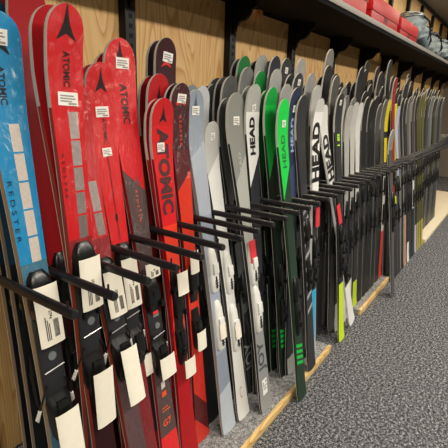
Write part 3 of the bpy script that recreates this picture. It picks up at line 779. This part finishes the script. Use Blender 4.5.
# (slot, tip z, front colour, side, name of the front ski, bands, back colours)
FAR = [
 (18, 1.52, '#b4b3ad', '#3a3a3c', 'first of the four white skis past the lime emblem ski', ((.62, 0, '#26272a'), (.2, .0, '#c7c6c0')), ['#2c2d30', '#3a3a3c', '#2a2b2d']),
 (19, 1.48, '#aeada7', '#3a3a3c', 'second of the four white skis past the lime emblem ski', ((.78, 0, '#1f2023'), (.30, .3, '#e2e1dc')), ['#b8b7b1', '#3a3a3c', '#2a2b2d']),
 (20, 1.50, '#bebdb7', '#3a3a3c', 'third of the four white skis past the lime emblem ski', ((.80, 0, '#222326'), (.28, .3, '#dedcd6')), ['#bdbcb6', '#333437', '#202124']),
 (21, 1.50, '#d4d3ce', '#3a3a3c', 'fourth of the four white skis past the lime emblem ski', ((.80, 0, '#26272a'), (.2, 0, LIME)), ['#d0cfc9', '#3e3f42', '#26272a']),
 (22, 1.54, '#17181a', '#55565a', 'first plain black ski past the four white skis', (), ['#2a2b2d', '#1f2022', '#6a6a68']),
 (23, 1.52, '#151617', '#606163', 'second plain black ski past the four white skis', (), ['#2a2b2d', '#3a3a3c', '#26272a']),
 (24, 1.55, '#1b1c1e', '#4a4b4d', 'third plain black ski past the four white skis', (), ['#2a2b2d', '#7c7a76', '#2a2b2d']),
 (25, 1.50, '#737370', '#8f8f8c', 'dark silver ski just left of the lone front grey ski', ((1.05, 0, '#242528'),), ['#2a2b2d', '#232427', '#6b6966']),
 (26, 1.53, '#8e8d89', '#6f6f6c', 'silver ski just right of the lone front grey ski', ((1.0, 0, '#2b2c2e'),), ['#38393b', '#2a2a2c', '#a29f98']),
 (27, 1.53, '#d9c31d', '#3b3a22', 'yellow ski left of the tall dark red ski', ((1.25, 0, '#26272a'), (1.2, 0, '#dcc61e'), (.9, 0, '#c9c4ba'), (.42, 0, '#c9443c')), ['#2d2d2f', '#3a3a3c', '#55524c']),
 (28, 1.70, '#8f1f1b', '#651512', 'tall dark red ski between the yellow skis', ((.35, .0, '#2a2a2c'),), ['#2d2d2f', '#7a4a44', '#2a2a2c']),
 (29, 1.50, '#e0d21f', '#4a4925', 'yellow ski right of the tall dark red ski', ((.95, 0, '#c8d22a'), (.55, 0, '#26272a')), ['#c9c8c4', '#3a3a3c', '#8a8680']),
 (30, 1.48, '#aeb4cc', '#7c8096', 'pale lavender ski right of the yellow skis', ((.9, 0, '#2a2a2c'),), ['#55565a', '#2a2a2c', '#79746c']),
 (31, 1.55, '#222326', '#cfcfcb', 'black ski with white edges right of the lavender ski', (), ['#2a2a2c', '#b5b3ad', '#3c3a38']),
 (32, 1.55, '#2c2c2f', '#cfcfcb', 'second white edged black ski past the lavender ski', ((.5, 0, '#b48a6c'),), ['#4a4a4c', '#2a2a2c', '#8e8b84']),
 (33, 1.56, '#8b8985', '#3a3a3c', 'grey ski past the two white edged black skis', ((.9, 0, '#222326'), (.2, 0, '#e0dfd9')), ['#2a2a2c', '#45433f', '#7b776f']),
 (34, 1.52, '#c9c7c0', '#444446', 'off white ski past the two white edged black skis', ((1.0, 0, '#26272a'),), ['#3a3a3c', '#2a2a2c', '#8a857c']),
 (35, 1.58, '#6f5f5f', '#3a3030', 'dusty mauve ski left of the olive skis', ((.8, 0, '#d7d5d0'), (.5, 0, '#232326')), ['#2a2a2c', '#6a625a', '#2a2a2c']),
 (36, 1.58, '#28292b', '#9a9a98', 'black ski with grey edges left of the olive skis', ((.3, 0, '#b9b4c8'),), ['#2a2a2c', '#77726a']),
 (37, 1.60, OLV, '#5a5826', 'first olive ski near the far end', ((.3, 0, '#a79f45'),), ['#2a2a2c', '#8a857c']),
 (38, 1.60, '#8a8640', '#5a5826', 'second olive ski near the far end', ((.3, 0, '#a79f45'),), ['#3a3a3c', '#6a665e']),
 (39, 1.62, '#97913f', '#5a5826', 'third olive ski near the far end', ((.3, 0, '#b3aa4a'),), ['#55534f', '#2a2a2c']),
 (40, 1.58, '#a19a4a', '#5a5826', 'fourth olive ski near the far end', ((.3, 0, '#b3aa4a'),), ['#6a6862', '#2a2a2c']),
 (41, 1.60, '#35363a', '#77777a', 'charcoal ski first past the four olive skis', (), ['#8d8a83', '#2a2a2c']),
 (42, 1.58, '#5d6164', '#77777a', 'slate grey ski second past the four olive skis', (), ['#2a2a2c', '#6a6862']),
 (43, 1.60, '#9fa3a3', '#77777a', 'light grey ski third past the four olive skis', ((.9, 0, '#26272a'),), ['#3c3d40', '#8d8a83']),
 (44, 1.60, '#c3c4c0', '#77777a', 'pale grey ski fourth past the four olive skis', ((.9, 0, '#5a5c5e'),), ['#2a2a2c', '#5f5c56']),
 (45, 1.58, '#27282b', '#8a8a88', 'black ski fifth past the four olive skis', (), ['#44464a', '#8d8a83']),
 (46, 1.60, '#6c6a40', '#5a5826', 'khaki ski sixth past the four olive skis', (), ['#2a2a2c', '#5f5c56']),
 (47, 1.60, '#7f8385', '#8a8a88', 'grey ski seventh past the four olive skis', (), ['#2a2a2c', '#3c3d40']),
 (48, 1.60, '#303235', '#8a8a88', 'black ski eighth past the four olive skis', (), ['#5f5c56', '#3c3d40']),
 (49, 1.60, '#55585b', '#8a8a88', 'dark grey ski ninth past the four olive skis', (), ['#2a2a2c']),
 (50, 1.60, '#8b8f8f', '#8a8a88', 'silver grey ski tenth past the four olive skis', (), ['#2a2a2c']),
]
NAMES = {'2': 'black'}
def cname(h):
    r, g, b = (int(h[i:i+2], 16) for i in (1, 3, 5)); m = (r+g+b)/3
    if m < 52: return 'black'
    if m < 80: return 'charcoal'
    if m < 130: return 'grey'
    if m < 175: return 'light grey'
    return 'white'
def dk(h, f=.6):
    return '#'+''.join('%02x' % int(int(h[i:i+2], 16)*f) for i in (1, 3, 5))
ORD += ['sixth']
for k, tz, col, side, nm, bands, backs in FAR:
    x = slot_x(k); mid = 2.345 < x < 2.93 or 3.72 < x < 5.1
    zf = 0 if mid else PLAT_Z
    yb = -.86 if 3.72 < x < 5.1 else -.77; yt = -.63
    jx = random.uniform(-.012, .012)
    tip = Vector((x+jx+random.uniform(-.02, .02), yt, tz)); base = Vector((x+jx, yb, zf))
    L = round((tip-base).length, 2)
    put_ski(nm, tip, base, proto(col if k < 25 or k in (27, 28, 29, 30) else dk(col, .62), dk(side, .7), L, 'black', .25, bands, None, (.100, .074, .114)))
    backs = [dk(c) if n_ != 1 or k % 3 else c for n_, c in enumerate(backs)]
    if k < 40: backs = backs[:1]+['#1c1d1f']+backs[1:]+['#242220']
    for i, c in enumerate(backs):
        yb2 = yb+.055*(i+1)+.02; yt2 = yt+.048*(i+1)+.01
        h = tz+random.choice((-.02, .02, .05, .08, .11, .15, .2)) if k < 38 else tz+random.choice((0, .05, .1))
        tip = Vector((x+random.uniform(-.03, .03), yt2, h)); base = Vector((x+random.uniform(-.012, .012), yb2, zf))
        L = round(round((tip-base).length/.05)*.05, 2)
        short = nm.split(' past ')[0].split(' right of')[0].split(' left of')[0].split(' near ')[0].split(' just ')[0].split(' between')[0]
        lab = f"{cname(c)} ski {ORD[i+1]} from the front in the stack of the {nm}"
        words = lab.split()
        if len(words) > 16: lab = f"{cname(c)} ski {ORD[i+1]} in the slot of the {nm}"
        if len(lab.split()) > 16: lab = f"{cname(c)} ski {ORD[i+1]} behind {nm}"
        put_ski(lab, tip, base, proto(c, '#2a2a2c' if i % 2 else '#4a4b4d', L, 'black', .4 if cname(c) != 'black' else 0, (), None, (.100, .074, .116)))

# extra skis deep behind the near fronts (only their edges show between the fronts)
EXTRA = [
 (2, ORG, '#4a0f14', 'red ski with the grey woven stripe', ['third', 'fourth']),
 (3, ORG, '#4a0f14', 'ski with the thin black centre line', ['third', 'fourth']),
 (4, ORG, '#3d0f13', 'tall red and grey G7 ski', ['fourth']),
 (5, '#6e1015', '#3d0f13', 'red ski with huge block letters', ['fourth', 'fifth']),
 (6, '#47464a', '#1d1719', 'maroon ski with orange lettering', ['fourth', 'fifth']),
 (7, '#5a5450', '#1d1d20', 'pale blue grey ski', ['third', 'fourth']),
 (8, '#2c2c2e', '#2c2d2f', 'short white ski', ['fourth', 'fifth']),
 (9, '#2c2c2e', '#2c2d2f', 'grey JOY ski with the red tag', ['fifth']),
 (13, '#3b3b3d', '#2c2d2f', 'silver patterned black ski', ['fourth']),
 (15, '#8fae22', '#26272a', 'tilted white lettered ski', ['second', 'third']),
]
for k, side, col, nm, ords in EXTRA:
    x = slot_x(k)
    for i, w in enumerate(ords):
        yb = (-.47 if k not in (13, 15) else -.58)+.06*i
        tip = Vector((x+random.uniform(-.01, .01), yb+.15, 1.47)); base = Vector((x, yb, PLAT_Z))
        put_ski(f'dark ski {w} in the stack behind the {nm}', tip, base, proto(col, side, 1.45, 'black'))

# ------------------------------------------------------------------ things on the shelf
TOP = SZ1
def crate(label, x, y, sx, sy, h, mat):
    r = empty('red_box', (x, y, TOP)); tag(r, label, 'box', 'red cardboard boxes on the shelf')
    mb = MB(); mb.box(-sx/2, sx/2, -sy/2, sy/2, 0, h*.7, 0, .004); mb.build('box_body', mat, r)
    mb = MB(); mb.box(-sx/2-.006, sx/2+.006, -sy/2-.006, sy/2+.006, h*.7-.05, h, 0, .004)
    mb.box(-sx/2-.007, sx/2+.007, -sy/2-.0075, -sy/2-.006, h*.7-.05, h*.7-.044, 1)
    mb.build('box_lid', [mat, plain('dark_red_card', '#8f1116', .5)], r)
    mb = MB(); mb.box(-.05, .05, -sy/2-.002, -sy/2, h*.2, h*.42, 0); mb.build('box_mark', plain('dark_card_mark', '#7c1016', .5), r)
    return r
RB = plain('red_card', '#c5141c', .42)
crate('red box nearest on the shelf, cut by the top of view', 2.98, -.285, .94, .36, .23, RB)
crate('middle red box on the shelf between the two other red boxes', 3.98, -.285, .78, .36, .19, RB)
crate('far red box on the shelf beside the grey backpack', 4.84, -.285, .72, .36, .17, RB)

def backpack(label, x, y, sx, sy, h, main, trim, lean=0):
    r = empty('backpack', (x, y, TOP)); tag(r, label, 'backpack', 'backpacks on the shelf'); r.rotation_euler = (0, lean, .15)
    def lump(cx, cy, cz, ax, ay, az, name, mat, p=2.6, seed=0):
        bm = bmesh.new(); bmesh.ops.create_icosphere(bm, subdivisions=4, radius=1)
        for v in bm.verts:
            c = v.co; n = (abs(c.x)**p+abs(c.y)**p+abs(c.z)**p)**(1/p); c = c/n
            f = 1+.05*math.sin(7*c.x+seed)*math.cos(6*c.z+seed)+.03*math.sin(13*c.z+5*c.y)
            v.co = Vector((cx+c.x*ax*f, cy+c.y*ay*f, max(0, cz+c.z*az*f)))
        mb = MB(); mb.bm(bm); return mb.build(name, mat, r)
    lump(0, 0, h*.48, sx*.5, sy*.5, h*.5, 'main_bag', main, 3, 1)
    lump(-sx*.05, -sy*.42, h*.34, sx*.36, sy*.22, h*.30, 'front_pocket', main, 3, 2)
    lump(0, 0, h*.90, sx*.46, sy*.46, h*.14, 'top_lid', trim, 2.6, 3)
    for q in (-.3, .28):
        mb = MB(); mb.tube([(sx*q, -sy*.30, h*.98), (sx*q, -sy*.58, h*.75), (sx*(q+.03), -sy*.66, h*.42), (sx*(q+.02), -sy*.52, h*.1)], .013, 8); mb.build('strap', BLACK, r)
    mb = MB(); mb.tube([(-.05+.1*i/10, -.05, h*.98+.055*math.sin(math.pi*i/10)) for i in range(11)], .009, 8); mb.build('haul_loop', BLACK, r)
    return r
GB = plain('grey_blue_fabric', '#76868f', .8, noise=.15); GB2 = plain('pale_grey_fabric', '#8d989d', .8, noise=.15); DG = plain('charcoal_fabric', '#3b4146', .8)
backpack('grey blue backpack with black straps beside the far red box', 5.72, -.27, .80, .34, .37, GB, GB2, .05)
backpack('charcoal lidded backpack with haul loop, second past the red boxes', 6.62, -.27, .5, .32, .32, GB2, DG, -.08)
backpack('pale grey backpack at the far right of the shelf', 7.45, -.28, .8, .34, .30, GB2, GB)

# ------------------------------------------------------------------ light
def area(name, loc, size, energy, col, rot=(0, 0, 0)):
    l = bpy.data.lights.new(name, 'AREA'); l.shape = 'RECTANGLE'; l.size, l.size_y = size; l.energy = energy; l.color = col
    o = bpy.data.objects.new(name, l); COL.objects.link(o); o.location = loc; o.rotation_euler = rot
    return o
WARM = (1, .93, .82)
for i, x in enumerate((-1.2, 1.6, 4.4, 7.2)):
    area('ceiling_lamp', (x, -2.7, ZC-.03), (2.3, .2), 92, WARM)
for i, x in enumerate((-.5, 3, 6.5)):
    area('ceiling_lamp', (x, -4.6, ZC-.03), (2.3, .25), 30, WARM)
for x in (2.6, 5.2, 7.8):
    area('shelf_wash_lamp', (x, -.6, ZC-.03), (2.2, .06), 17, (1, .86, .62))
wd = bpy.data.worlds.new('world'); scene.world = wd; wd.use_nodes = True
wd.node_tree.nodes['Background'].inputs[0].default_value = (.5, .5, .52, 1); wd.node_tree.nodes['Background'].inputs[1].default_value = .02
scene.view_settings.view_transform = 'Standard'; scene.view_settings.look = 'None'
scene.view_settings.exposure = 0.0; scene.view_settings.gamma = 1; scene.view_settings.use_curve_mapping = False
